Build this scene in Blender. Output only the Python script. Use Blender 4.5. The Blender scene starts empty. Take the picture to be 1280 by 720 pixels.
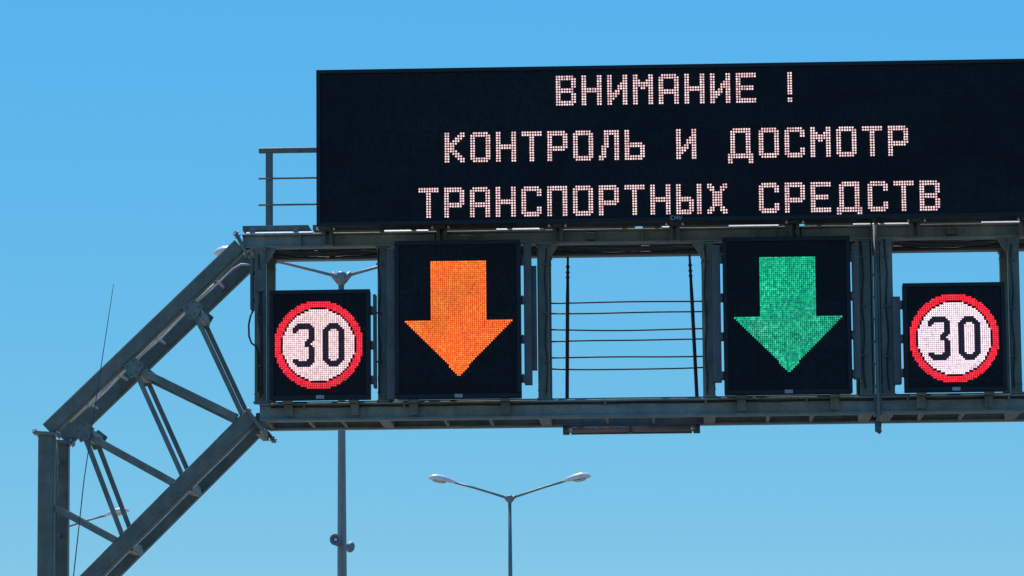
import bpy, bmesh, math, random
from mathutils import Vector, Matrix

# ------------------------------------------------------------------ camera, sky, sun, exposure
scn = bpy.context.scene
COL = scn.collection
R = math.radians
random.seed(7)

cam_data = bpy.data.cameras.new("camera")
cam_data.lens = 36.0 * 4815.0 / 1280.0
cam_data.sensor_width = 36.0
cam_data.clip_start = 0.2
cam_data.clip_end = 8000.0
cam = bpy.data.objects.new("camera", cam_data)
cam.location = (0.0, -40.0, 1.5)
cam.rotation_euler = (R(97.55), R(0.5), R(2.3))
COL.objects.link(cam)
scn.camera = cam

SUN_EL, SUN_AZ = 61.0, -24.0            # azimuth measured from +Y (behind the gantry) towards +X
sun_dir = Vector((math.sin(R(SUN_AZ)) * math.cos(R(SUN_EL)), math.cos(R(SUN_AZ)) * math.cos(R(SUN_EL)), math.sin(R(SUN_EL))))
SKY_G = (1.02, 0.34, -0.15)
SKY_K = (0.725, 0.69, 0.785)
world = bpy.data.worlds.new("World")
scn.world = world
world.use_nodes = True
wt = world.node_tree
wt.nodes.clear()
w_out = wt.nodes.new("ShaderNodeOutputWorld")
w_bg = wt.nodes.new("ShaderNodeBackground")
w_sky = wt.nodes.new("ShaderNodeTexSky")
w_sky.sky_type = 'NISHITA'
w_sky.sun_disc = False
w_sky.sun_elevation = R(SUN_EL)
w_sky.sun_rotation = R(SUN_AZ)
w_sky.altitude = 0.0
w_sky.air_density = 0.6
w_sky.dust_density = 0.0
w_sky.ozone_density = 8.0
w_bg.inputs['Strength'].default_value = 0.10
# clear deep-blue summer air: the three channels of the sky are graded separately
w_sep = wt.nodes.new("ShaderNodeSeparateColor")
w_com = wt.nodes.new("ShaderNodeCombineColor")
wt.links.new(w_sky.outputs['Color'], w_sep.inputs['Color'])
for ch, gam, gain in (('Red', SKY_G[0], SKY_K[0]), ('Green', SKY_G[1], SKY_K[1]), ('Blue', SKY_G[2], SKY_K[2])):
    a = wt.nodes.new("ShaderNodeMath"); a.operation = 'MULTIPLY'; a.inputs[1].default_value = 0.1
    b = wt.nodes.new("ShaderNodeMath"); b.operation = 'POWER'; b.inputs[1].default_value = gam
    c = wt.nodes.new("ShaderNodeMath"); c.operation = 'MULTIPLY'; c.inputs[1].default_value = gain * 10.0
    wt.links.new(w_sep.outputs[ch], a.inputs[0]); wt.links.new(a.outputs[0], b.inputs[0]); wt.links.new(b.outputs[0], c.inputs[0])
    wt.links.new(c.outputs[0], w_com.inputs[ch])
wt.links.new(w_com.outputs['Color'], w_bg.inputs['Color'])
wt.links.new(w_bg.outputs['Background'], w_out.inputs['Surface'])

sun_data = bpy.data.lights.new("sun", 'SUN')
sun_data.energy = 4.0
sun_data.angle = R(0.5)
sun_data.color = (1.0, 0.955, 0.88)
sun = bpy.data.objects.new("sun", sun_data)
sun.rotation_euler = sun_dir.to_track_quat('Z', 'Y').to_euler()
sun.location = (0, 60, 80)
COL.objects.link(sun)

scn.view_settings.view_transform = 'Standard'
scn.view_settings.look = 'None'
scn.view_settings.exposure = 0.0
scn.view_settings.gamma = 1.0
scn.view_settings.use_curve_mapping = False

# ------------------------------------------------------------------ materials
def new_mat(name):
    m = bpy.data.materials.new(name)
    m.use_nodes = True
    return m, m.node_tree, m.node_tree.nodes["Principled BSDF"]

def weathered(name, c1, c2, rough=0.5, metal=0.0, scale=(3, 3, 3), bump=0.05, fine=40.0, stain=None, spec=0.5):
    m, nt, b = new_mat(name)
    tc = nt.nodes.new("ShaderNodeTexCoord")
    mp = nt.nodes.new("ShaderNodeMapping"); mp.inputs['Scale'].default_value = scale
    nt.links.new(tc.outputs['Object'], mp.inputs['Vector'])
    n1 = nt.nodes.new("ShaderNodeTexNoise"); n1.inputs['Scale'].default_value = 1.0
    n1.inputs['Detail'].default_value = 8; n1.inputs['Roughness'].default_value = 0.65
    nt.links.new(mp.outputs['Vector'], n1.inputs['Vector'])
    n2 = nt.nodes.new("ShaderNodeTexNoise"); n2.inputs['Scale'].default_value = fine; n2.inputs['Detail'].default_value = 5
    nt.links.new(tc.outputs['Object'], n2.inputs['Vector'])
    r1 = nt.nodes.new("ShaderNodeValToRGB")
    r1.color_ramp.elements[0].position = 0.36; r1.color_ramp.elements[0].color = (*c1, 1)
    r1.color_ramp.elements[1].position = 0.66; r1.color_ramp.elements[1].color = (*c2, 1)
    nt.links.new(n1.outputs['Fac'], r1.inputs['Fac'])
    mx = nt.nodes.new("ShaderNodeMix"); mx.data_type = 'RGBA'; mx.blend_type = 'OVERLAY'
    mx.inputs['Factor'].default_value = 0.35
    nt.links.new(r1.outputs['Color'], mx.inputs[6]); nt.links.new(n2.outputs['Fac'], mx.inputs[7])
    last = mx.outputs[2]
    if stain:
        n3 = nt.nodes.new("ShaderNodeTexNoise"); n3.inputs['Scale'].default_value = 2.3; n3.inputs['Detail'].default_value = 9
        n3.inputs['Roughness'].default_value = 0.75
        nt.links.new(tc.outputs['Object'], n3.inputs['Vector'])
        r3 = nt.nodes.new("ShaderNodeValToRGB")
        r3.color_ramp.elements[0].position = 0.60; r3.color_ramp.elements[0].color = (0, 0, 0, 1)
        r3.color_ramp.elements[1].position = 0.74; r3.color_ramp.elements[1].color = (1, 1, 1, 1)
        nt.links.new(n3.outputs['Fac'], r3.inputs['Fac'])
        m3 = nt.nodes.new("ShaderNodeMix"); m3.data_type = 'RGBA'
        nt.links.new(r3.outputs['Color'], m3.inputs['Factor'])
        nt.links.new(last, m3.inputs[6]); m3.inputs[7].default_value = (*stain, 1)
        last = m3.outputs[2]
    nt.links.new(last, b.inputs['Base Color'])
    rr = nt.nodes.new("ShaderNodeMapRange"); rr.inputs['To Min'].default_value = max(0, rough - 0.12); rr.inputs['To Max'].default_value = min(1, rough + 0.15)
    nt.links.new(n2.outputs['Fac'], rr.inputs['Value']); nt.links.new(rr.outputs['Result'], b.inputs['Roughness'])
    b.inputs['Metallic'].default_value = metal
    b.inputs['Specular IOR Level'].default_value = spec
    bp = nt.nodes.new("ShaderNodeBump"); bp.inputs['Strength'].default_value = bump; bp.inputs['Distance'].default_value = 0.01
    nt.links.new(n2.outputs['Fac'], bp.inputs['Height']); nt.links.new(bp.outputs['Normal'], b.inputs['Normal'])
    return m

def led(name, stops, pitch, strength):
    """light emitting diodes: every cell of the matrix gets its own slightly different colour"""
    m, nt, b = new_mat(name)
    tc = nt.nodes.new("ShaderNodeTexCoord")
    sn = nt.nodes.new("ShaderNodeVectorMath"); sn.operation = 'SNAP'
    sn.inputs[1].default_value = (pitch, 10.0, pitch)
    nt.links.new(tc.outputs['Object'], sn.inputs[0])
    wn = nt.nodes.new("ShaderNodeTexWhiteNoise"); wn.noise_dimensions = '3D'
    nt.links.new(sn.outputs['Vector'], wn.inputs['Vector'])
    # broad brightness differences between the modules of the display
    n1 = nt.nodes.new("ShaderNodeTexNoise"); n1.inputs['Scale'].default_value = 7.0; n1.inputs['Detail'].default_value = 3
    nt.links.new(tc.outputs['Object'], n1.inputs['Vector'])
    ad = nt.nodes.new("ShaderNodeMath"); ad.operation = 'MULTIPLY_ADD'; ad.inputs[1].default_value = 0.66
    nt.links.new(wn.outputs['Value'], ad.inputs[0])
    sc = nt.nodes.new("ShaderNodeMath"); sc.operation = 'MULTIPLY_ADD'; sc.inputs[1].default_value = 0.5; sc.inputs[2].default_value = -0.10
    nt.links.new(n1.outputs['Fac'], sc.inputs[0]); nt.links.new(sc.outputs[0], ad.inputs[2])
    cr = nt.nodes.new("ShaderNodeValToRGB")
    els = cr.color_ramp.elements
    els[0].position = 0.0; els[0].color = (*stops[0], 1)
    els[1].position = 1.0; els[1].color = (*stops[-1], 1)
    for i, s in enumerate(stops[1:-1]):
        e = els.new((i + 1) / (len(stops) - 1)); e.color = (*s, 1)
    nt.links.new(ad.outputs[0], cr.inputs['Fac'])
    nt.links.new(cr.outputs['Color'], b.inputs['Emission Color'])
    b.inputs['Emission Strength'].default_value = strength
    b.inputs['Base Color'].default_value = (0.02, 0.02, 0.02, 1)
    b.inputs['Roughness'].default_value = 0.4
    return m

def mask_material():
    m = weathered("display_mask", (0.0015, 0.0021, 0.0024), (0.0050, 0.0068, 0.0064), 0.5, 0.0, (0.55, 1, 0.9), 0.12, 90, spec=0.17)
    nt = m.node_tree; b = nt.nodes["Principled BSDF"]
    src = b.inputs['Base Color'].links[0].from_socket
    tc = nt.nodes.new("ShaderNodeTexCoord")
    mul = None
    for pitch, lo, hi in ((0.0268, 0.45, 1.55), (0.322, 0.80, 1.25)):      # single unlit pixels, then whole modules
        sn = nt.nodes.new("ShaderNodeVectorMath"); sn.operation = 'SNAP'; sn.inputs[1].default_value = (pitch, 10, pitch)
        wn = nt.nodes.new("ShaderNodeTexWhiteNoise"); mr = nt.nodes.new("ShaderNodeMapRange")
        mr.inputs['To Min'].default_value = lo; mr.inputs['To Max'].default_value = hi
        nt.links.new(tc.outputs['Object'], sn.inputs[0]); nt.links.new(sn.outputs['Vector'], wn.inputs['Vector']); nt.links.new(wn.outputs['Value'], mr.inputs['Value'])
        mx = nt.nodes.new("ShaderNodeVectorMath"); mx.operation = 'SCALE'
        nt.links.new(src, mx.inputs[0]); nt.links.new(mr.outputs['Result'], mx.inputs['Scale'])
        src = mx.outputs['Vector']
    nt.links.new(src, b.inputs['Base Color'])
    return m

def streaked(m, amount=0.18, rust=(0.16, 0.085, 0.045)):
    """rain streaks running down the steel and a little rust"""
    nt = m.node_tree; b = nt.nodes["Principled BSDF"]
    src = b.inputs['Base Color'].links[0].from_socket
    tc = nt.nodes.new("ShaderNodeTexCoord")
    mp = nt.nodes.new("ShaderNodeMapping"); mp.inputs['Scale'].default_value = (9, 9, 1.3)
    n = nt.nodes.new("ShaderNodeTexNoise"); n.inputs['Scale'].default_value = 1.0; n.inputs['Detail'].default_value = 7; n.inputs['Roughness'].default_value = 0.6
    nt.links.new(tc.outputs['Object'], mp.inputs['Vector']); nt.links.new(mp.outputs['Vector'], n.inputs['Vector'])
    mr = nt.nodes.new("ShaderNodeMapRange"); mr.inputs['From Min'].default_value = 0.35; mr.inputs['From Max'].default_value = 0.65
    mr.inputs['To Min'].default_value = 1.0 - amount; mr.inputs['To Max'].default_value = 1.0 + amount * 0.8
    nt.links.new(n.outputs['Fac'], mr.inputs['Value'])
    mx = nt.nodes.new("ShaderNodeVectorMath"); mx.operation = 'SCALE'
    nt.links.new(src, mx.inputs[0]); nt.links.new(mr.outputs['Result'], mx.inputs['Scale'])
    n2 = nt.nodes.new("ShaderNodeTexNoise"); n2.inputs['Scale'].default_value = 5.5; n2.inputs['Detail'].default_value = 10; n2.inputs['Roughness'].default_value = 0.8
    nt.links.new(tc.outputs['Object'], n2.inputs['Vector'])
    m2 = nt.nodes.new("ShaderNodeMapRange"); m2.inputs['From Min'].default_value = 0.63; m2.inputs['From Max'].default_value = 0.72
    m2.inputs['To Max'].default_value = 0.7
    nt.links.new(n2.outputs['Fac'], m2.inputs['Value'])
    mix = nt.nodes.new("ShaderNodeMix"); mix.data_type = 'RGBA'
    nt.links.new(m2.outputs['Result'], mix.inputs['Factor']); nt.links.new(mx.outputs['Vector'], mix.inputs[6]); mix.inputs[7].default_value = (*rust, 1)
    nt.links.new(mix.outputs[2], b.inputs['Base Color'])

M_STEEL = weathered("painted_steel", (0.082, 0.096, 0.066), (0.128, 0.142, 0.100), 0.48, 0.15, (1.6, 3, 5), 0.08, 38, (0.125, 0.10, 0.072))
M_STEEL2 = weathered("bracing_steel", (0.098, 0.112, 0.086), (0.170, 0.182, 0.138), 0.5, 0.15, (4, 4, 2), 0.08, 38)
M_CHORD = weathered("chord_steel", (0.130, 0.150, 0.115), (0.215, 0.232, 0.178), 0.5, 0.1, (2.2, 3, 6), 0.08, 38, (0.15, 0.135, 0.095))
M_BRACK = weathered("bracket_steel", (0.060, 0.064, 0.054), (0.102, 0.102, 0.084), 0.5, 0.2, (3, 3, 3), 0.05, 50)
M_GALV = weathered("galvanised_steel", (0.42, 0.44, 0.44), (0.60, 0.61, 0.60), 0.42, 0.35, (4, 4, 4), 0.05, 60)
M_CONDUIT = weathered("pale_conduit", (0.62, 0.61, 0.56), (0.78, 0.77, 0.72), 0.4, 0.0, (6, 6, 6), 0.03, 60)
M_CAB = weathered("black_cabinet_paint", (0.0050, 0.0066, 0.0076), (0.0095, 0.0118, 0.0125), 0.42, 0.0, (1.2, 2, 2), 0.03, 60, spec=0.25)
M_FACE = mask_material()
M_DEAD = weathered("unlit_diode", (0.095, 0.038, 0.040), (0.13, 0.055, 0.058), 0.5, 0.0, (9, 9, 9), 0.0, 60, spec=0.3)  # brown includes glow spilling from lit neighbours, put into the base colour
M_RUBBER = weathered("black_cable_rubber", (0.012, 0.013, 0.014), (0.022, 0.023, 0.024), 0.55)
M_WIRE = weathered("dark_wire", (0.020, 0.026, 0.034), (0.04, 0.048, 0.055), 0.45, 0.4)
M_POLE = weathered("lamp_pole_steel", (0.16, 0.155, 0.13), (0.25, 0.24, 0.205), 0.45, 0.25, (3, 3, 0.8), 0.05, 40)
M_HEAD = weathered("lamp_housing_paint", (0.62, 0.585, 0.49), (0.76, 0.72, 0.61), 0.35, 0.0, (5, 5, 5), 0.02, 50)
M_HORN = weathered("speaker_horn_plastic", (0.16, 0.17, 0.17), (0.24, 0.25, 0.25), 0.5)
for m_ in (M_STEEL, M_STEEL2, M_CHORD): streaked(m_)
M_ROLL = weathered("rusty_tube", (0.16, 0.115, 0.095), (0.27, 0.21, 0.18), 0.6, 0.1, (3, 8, 8), 0.1, 50)
M_PLATE = weathered("pale_lettering", (0.22, 0.24, 0.23), (0.32, 0.34, 0.32), 0.4)
M_ASPH = weathered("asphalt", (0.085, 0.082, 0.076), (0.125, 0.12, 0.11), 0.9, 0, (0.2, 0.5, 1), 0.4, 25, (0.035, 0.034, 0.034))
M_EARTH = weathered("dry_earth", (0.30, 0.245, 0.165), (0.43, 0.36, 0.26), 0.95, 0, (0.08, 0.08, 0.08), 0.5, 3, (0.13, 0.14, 0.07))
M_KERB = weathered("concrete", (0.30, 0.29, 0.27), (0.42, 0.41, 0.38), 0.85, 0, (1, 1, 1), 0.3, 30)
M_PAINT = weathered("road_paint", (0.62, 0.62, 0.60), (0.80, 0.80, 0.78), 0.7, 0, (2, 2, 2), 0.1, 30, (0.3, 0.3, 0.29))
m_glass, nt_, b_ = new_mat("lamp_glass")
b_.inputs['Base Color'].default_value = (0.80, 0.80, 0.76, 1); b_.inputs['Roughness'].default_value = 0.12
b_.inputs['Transmission Weight'].default_value = 0.55; b_.inputs['IOR'].default_value = 1.45
M_GLASS = m_glass

LP = 0.0268       # pitch of the text matrix
SP = 0.0208       # pitch of the small matrices
L_TEXT = led("text_diodes", [(0.40, 0.22, 0.23), (0.78, 0.49, 0.51), (0.92, 0.64, 0.65), (1.0, 0.86, 0.86)], LP, 1.42)
L_WHITE = led("white_diodes", [(0.50, 0.36, 0.36), (0.86, 0.55, 0.59), (0.93, 0.68, 0.71), (1.0, 0.86, 0.86)], SP, 1.42)
L_WHITE2 = led("cool_white_diodes", [(0.55, 0.42, 0.50), (0.86, 0.66, 0.76), (0.94, 0.79, 0.87), (1.0, 0.95, 1.0)], SP, 1.42)
L_RED = led("red_diodes", [(0.55, 0.004, 0.012), (0.86, 0.008, 0.022), (0.95, 0.014, 0.030), (1.0, 0.05, 0.07)], SP, 1.4)
L_ORANGE = led("orange_diodes", [(0.66, 0.055, 0.001), (0.98, 0.12, 0.002), (1.0, 0.165, 0.004), (1.0, 0.32, 0.03)], SP, 1.45)
L_GREEN = led("green_diodes", [(0.002, 0.085, 0.065), (0.003, 0.27, 0.14), (0.006, 0.40, 0.19), (0.06, 0.72, 0.44)], SP, 1.55)

# ------------------------------------------------------------------ mesh helpers
class MB:
    """collects shapes into one mesh"""
    def __init__(self):
        self.bm = bmesh.new()
    def box(self, x0, x1, y0, y1, z0, z1, bev=0.0, mat=None):
        b2 = bmesh.new()
        vs = [b2.verts.new((x, y, z)) for x in (x0, x1) for y in (y0, y1) for z in (z0, z1)]
        for q in ((0, 1, 3, 2), (4, 6, 7, 5), (0, 4, 5, 1), (2, 3, 7, 6), (0, 2, 6, 4), (1, 5, 7, 3)):
            b2.faces.new([vs[i] for i in q])
        if bev:
            bmesh.ops.bevel(b2, geom=b2.edges[:], offset=bev, segments=2, affect='EDGES', profile=0.6)
        self._merge(b2, mat)
        return self
    def _merge(self, b2, mat=None):
        if mat is not None:
            b2.transform(mat)
        me = bpy.data.meshes.new("tmp")
        b2.normal_update()
        b2.to_mesh(me); b2.free()
        self.bm.from_mesh(me)
        bpy.data.meshes.remove(me)
    def extrude(self, poly, p0, p1, up, smooth=False):
        """closed section poly (list of (side, up)) swept from p0 to p1"""
        p0, p1, up = Vector(p0), Vector(p1), Vector(up)
        d = (p1 - p0).normalized()
        s = d.cross(up).normalized(); u = s.cross(d).normalized()
        bm = self.bm
        r0 = [bm.verts.new(p0 + s * a + u * b) for a, b in poly]
        r1 = [bm.verts.new(p1 + s * a + u * b) for a, b in poly]
        n = len(poly)
        fs = []
        for i in range(n):
            fs.append(bm.faces.new((r0[i], r0[(i + 1) % n], r1[(i + 1) % n], r1[i])))
        bm.faces.new(r0[::-1]); bm.faces.new(r1)
        for f in fs:
            f.smooth = smooth
        return self
    def bar(self, p0, p1, w, d, up=(0, 1, 0), c=0.008):
        """chamfered rectangular bar; w = across, d = along 'up'"""
        a, b = w / 2, d / 2
        poly = [(-a + c, -b), (a - c, -b), (a, -b + c), (a, b - c), (a - c, b), (-a + c, b), (-a, b - c), (-a, -b + c)]
        return self.extrude(poly, p0, p1, up)
    def ibeam(self, p0, p1, h, w, up=(0, 0, 1), tf=0.018, tw=0.014, c=0.005):
        a, b = w / 2, h / 2
        poly = [(-a, -b + c), (-a + c, -b), (a - c, -b), (a, -b + c), (a, -b + tf), (tw, -b + tf + 0.006), (tw, b - tf - 0.006), (a, b - tf), (a, b - c), (a - c, b),
                (-a + c, b), (-a, b - c), (-a, b - tf), (-tw, b - tf - 0.006), (-tw, -b + tf + 0.006), (-a, -b + tf)]
        return self.extrude(poly, p0, p1, up)
    def tube(self, pts, r, n=10):
        """tube along points, radius number or list"""
        pts = [Vector(p) for p in pts]
        rs = r if isinstance(r, (list, tuple)) else [r] * len(pts)
        bm = self.bm
        rings = []
        for i, p in enumerate(pts):
            d = (pts[min(i + 1, len(pts) - 1)] - pts[max(i - 1, 0)]).normalized()
            ref = Vector((0, 1, 0)) if abs(d.y) < 0.9 else Vector((1, 0, 0))
            s = d.cross(ref).normalized(); u = s.cross(d)
            rings.append([bm.verts.new(p + (s * math.cos(2 * math.pi * k / n) + u * math.sin(2 * math.pi * k / n)) * rs[i]) for k in range(n)])
        for i in range(len(rings) - 1):
            for k in range(n):
                f = bm.faces.new((rings[i][k], rings[i][(k + 1) % n], rings[i + 1][(k + 1) % n], rings[i + 1][k])); f.smooth = True
        bm.faces.new(rings[0][::-1]); bm.faces.new(rings[-1])
        return self
    def loft(self, rings, caps=True):
        bm = self.bm
        rv = [[bm.verts.new(p) for p in ring] for ring in rings]
        n = len(rv[0])
        for i in range(len(rv) - 1):
            for k in range(n):
                f = bm.faces.new((rv[i][k], rv[i][(k + 1) % n], rv[i + 1][(k + 1) % n], rv[i + 1][k])); f.smooth = True
        if caps:
            bm.faces.new(rv[0][::-1]); bm.faces.new(rv[-1])
        return self
    def diode(self, x, z, s, y0, y1):
        """one small round-cornered lamp standing proud of the display (front at y0)"""
        bm = self.bm
        a, c = s / 2, s * 0.29
        o = ((-c, -a), (c, -a), (a, -c), (a, c), (c, a), (-c, a), (-a, c), (-a, -c))
        f = [bm.verts.new((x + p * 0.93, y0, z + q * 0.93)) for p, q in o]
        g = [bm.verts.new((x + p, y1, z + q)) for p, q in o]
        bm.faces.new(f)
        for i in range(8):
            bm.faces.new((g[i], g[(i + 1) % 8], f[(i + 1) % 8], f[i]))
        return self
    def build(self, name, mat, parent=None, label=None):
        bmesh.ops.recalc_face_normals(self.bm, faces=self.bm.faces[:])
        me = bpy.data.meshes.new(name)
        self.bm.to_mesh(me); self.bm.free()
        me.materials.append(mat)
        o = bpy.data.objects.new(name, me)
        COL.objects.link(o)
        if parent is not None:
            o.parent = parent
        if label:
            o['label'] = label
        return o

def thing(name, label, cat, loc=(0, 0, 0), rz=0.0, group=None):
    o = bpy.data.objects.new(name, None)
    o.empty_display_size = 0.3
    COL.objects.link(o)
    o.location = loc; o.rotation_euler = (0, 0, rz)
    o['label'] = label; o['category'] = cat
    if group: o['group'] = group
    return o

def structure(o):
    o['kind'] = 'structure'
    return o

def copy_tree(o, parent=None):
    c = o.copy(); COL.objects.link(c)
    if parent is not None: c.parent = parent
    for ch in list(o.children):
        copy_tree(ch, c)
    return c

# ------------------------------------------------------------------ ground and road (below the frame, they light the undersides)
mb = MB(); mb.box(-4000, 4000, -4000, 4000, -0.5, 0.0); structure(mb.build("ground", M_EARTH))
mb = MB()
mb.bm.faces.new([mb.bm.verts.new(p) for p in ((-5.0, -300, 0.004), (10.0, -300, 0.004), (10.0, 900, 0.004), (-5.0, 900, 0.004))])
structure(mb.build("road", M_ASPH))
mb = MB()
for x in (-5.2, 10.0):
    mb.box(x, x + 0.2, -300, 900, -0.1, 0.14, 0.015)
structure(mb.build("kerb", M_KERB))
mb = MB()
for x in (-1.55, 2.2, 5.9):
    for k in range(-20, 60):
        y = k * 12.0
        mb.bm.faces.new([mb.bm.verts.new(p) for p in ((x - 0.06, y, 0.008), (x + 0.06, y, 0.008), (x + 0.06, y + 4, 0.008), (x - 0.06, y + 4, 0.008))])
for x in (-4.75, 9.75):
    mb.bm.faces.new([mb.bm.verts.new(p) for p in ((x - 0.06, -300, 0.008), (x + 0.06, -300, 0.008), (x + 0.06, 900, 0.008), (x - 0.06, 900, 0.008))])
structure(mb.build("lane_markings", M_PAINT))

# ------------------------------------------------------------------ the gantry
G = thing("sign_gantry", "grey steel truss gantry with slanted lattice end carrying the lit displays over the road", "gantry", (0, 0, 0))
YF, YR = (0.0, 0.15), (0.95, 1.10)        # front and rear frames
TC0, TC1 = 7.268, 7.420                   # top chord
BC0, BC1 = 5.435, 5.625                   # bottom chord
XL, XR = -4.40, 9.25
XMIR = (XL + XR)

for ya, yb in (YF, YR):
    ym = (ya + yb) / 2
    mb = MB(); mb.ibeam((XL, ym, (TC0 + TC1) / 2), (XR, ym, (TC0 + TC1) / 2), TC1 - TC0, yb - ya); mb.build("top_chord", M_CHORD, G)
    mb = MB(); mb.ibeam((-4.22, ym, (BC0 + BC1) / 2), (XMIR + 4.22, ym, (BC0 + BC1) / 2), BC1 - BC0, yb - ya, tf=0.022); mb.build("bottom_chord", M_CHORD, G)

posts = [(-4.270, -4.152), (-2.974, -2.873), (-1.295, -1.178), (0.436, 0.553), (2.070, 2.195), (2.285, 2.420), (3.624, 3.740), (5.30, 5.42), (7.00, 7.12), (XMIR + 4.152, XMIR + 4.27)]
for i, (a, b) in enumerate(posts):
    for ya, yb in (YF, YR):
        mb = MB()
        xm = (a + b) / 2; ym = (ya + yb) / 2
        mb.bar((xm, ym, BC1 + 0.002), (xm, ym, TC0 - 0.002), b - a, (yb - ya) * 0.86, (0, 1, 0), 0.01)
        # end plates and collars
        for z in (BC1 + 0.012, TC0 - 0.012):
            mb.box(a - 0.012, b + 0.012, ya - 0.004, yb + 0.004, z - 0.009, z + 0.009, 0.002)
        for z in (BC1 + 0.10, TC0 - 0.085):
            mb.box(a - 0.004, b + 0.004, ya + 0.004, yb - 0.004, z - 0.006, z + 0.006, 0.002)
        for z in (BC1 + 0.05, TC0 - 0.045):
            for xx in (a + 0.03, b - 0.03):
                mb.tube([(xx, ya + 0.012, z), (xx, ya - 0.008, z)], 0.011, 6)
        mb.build("post", M_STEEL2 if i % 2 else M_STEEL, G)
    # cross beams between the two frames, bottom and top
    mb = MB(); mb.bar(((a + b) / 2, 0.152, BC0 + 0.055), ((a + b) / 2, 0.948, BC0 + 0.055), 0.12, 0.10, (0, 0, 1), 0.01); mb.build("cross_beam", M_STEEL2, G)
    mb = MB(); mb.bar(((a + b) / 2, 0.152, TC0 + 0.06), ((a + b) / 2, 0.948, TC0 + 0.06), 0.10, 0.09, (0, 0, 1), 0.01); mb.build("cross_beam", M_STEEL2, G)
# lateral bracing in the floor plane, and light secondary cross members
floor_nodes = [(p[0] + p[1]) / 2 for p in posts if p[0] != 2.285]
for i in range(len(floor_nodes) - 1):
    x0, x1 = floor_nodes[i] + 0.1, floor_nodes[i + 1] - 0.1
    ya, yb = (0.2, 0.9) if i % 2 == 0 else (0.9, 0.2)
    mb = MB(); mb.bar((x0, ya, BC0 + 0.12), (x1, yb, BC0 + 0.12), 0.05, 0.05, (0, 0, 1), 0.004); mb.build("floor_brace", M_STEEL2, G)
    mb = MB(); mb.bar((x0, ya, TC0 + 0.10), (x1, yb, TC0 + 0.10), 0.05, 0.05, (0, 0, 1), 0.004); mb.build("roof_brace", M_STEEL2, G)
    for t in (0.36, 0.68):
        xx = x0 + (x1 - x0) * t
        mb = MB(); mb.bar((xx, 0.152, BC0 + 0.03), (xx, 0.948, BC0 + 0.03), 0.03, 0.04, (0, 0, 1), 0.003); mb.build("floor_joist", M_STEEL2, G)
    # stiffener plates welded into the chord webs
    for t in (0.30, 0.62):
        xx = x0 + (x1 - x0) * t
        mb = MB()
        mb.box(xx - 0.006, xx + 0.006, 0.004, 0.058, TC0 + 0.02, TC1 - 0.02)
        mb.build("stiffener", M_STEEL2, G)
# sill angle on top of the bottom chord and small knee plates under the top chord
mb = MB(); mb.box(-4.13, XMIR + 4.13, 0.165, 0.26, BC1 + 0.010, BC1 + 0.030, 0.003); mb.build("sill_angle", M_STEEL2, G)
for x, s in ((3.616, -1), (0.430, -1), (-1.172, 1), (-4.146, 1)):
    mb = MB()
    v = [(x, 0.05, TC0 - 0.02), (x + s * 0.10, 0.05, TC0 - 0.004), (x, 0.05, TC0 - 0.16)]
    f0 = [mb.bm.verts.new(p) for p in v]; f1 = [mb.bm.verts.new((p[0], 0.07, p[2])) for p in v]
    mb.bm.faces.new(f0); mb.bm.faces.new(f1[::-1])
    for k in range(3): mb.bm.faces.new((f0[k], f0[(k + 1) % 3], f1[(k + 1) % 3], f1[k]))
    mb.build("knee_plate", M_STEEL2, G)
# splice: bolted flanges and the vertical drain pipe between the double posts
mb = MB()
for a in (2.199, 2.262):
    mb.box(a, a + 0.018, -0.012, 0.16, BC0 - 0.02, TC1 + 0.02, 0.003)
for z in [BC0 + 0.05 + k * 0.235 for k in range(9)]:
    mb.tube([(2.192, 0.02, z), (2.290, 0.02, z)], 0.012, 6)
mb.build("splice_flange", M_STEEL2, G)
mb = MB(); mb.tube([(2.239, -0.035, 7.41), (2.239, -0.035, 5.40), (2.236, -0.03, 5.30)], 0.021, 12); mb.build("drain_pipe", M_GALV if False else M_STEEL2, G)
mb = MB(); mb.tube([(2.236, -0.03, 5.345), (2.232, -0.028, 5.255), (2.262, -0.026, 5.235)], [0.036, 0.034, 0.022], 10); mb.build("pipe_elbow", M_BRACK, G)

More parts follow.
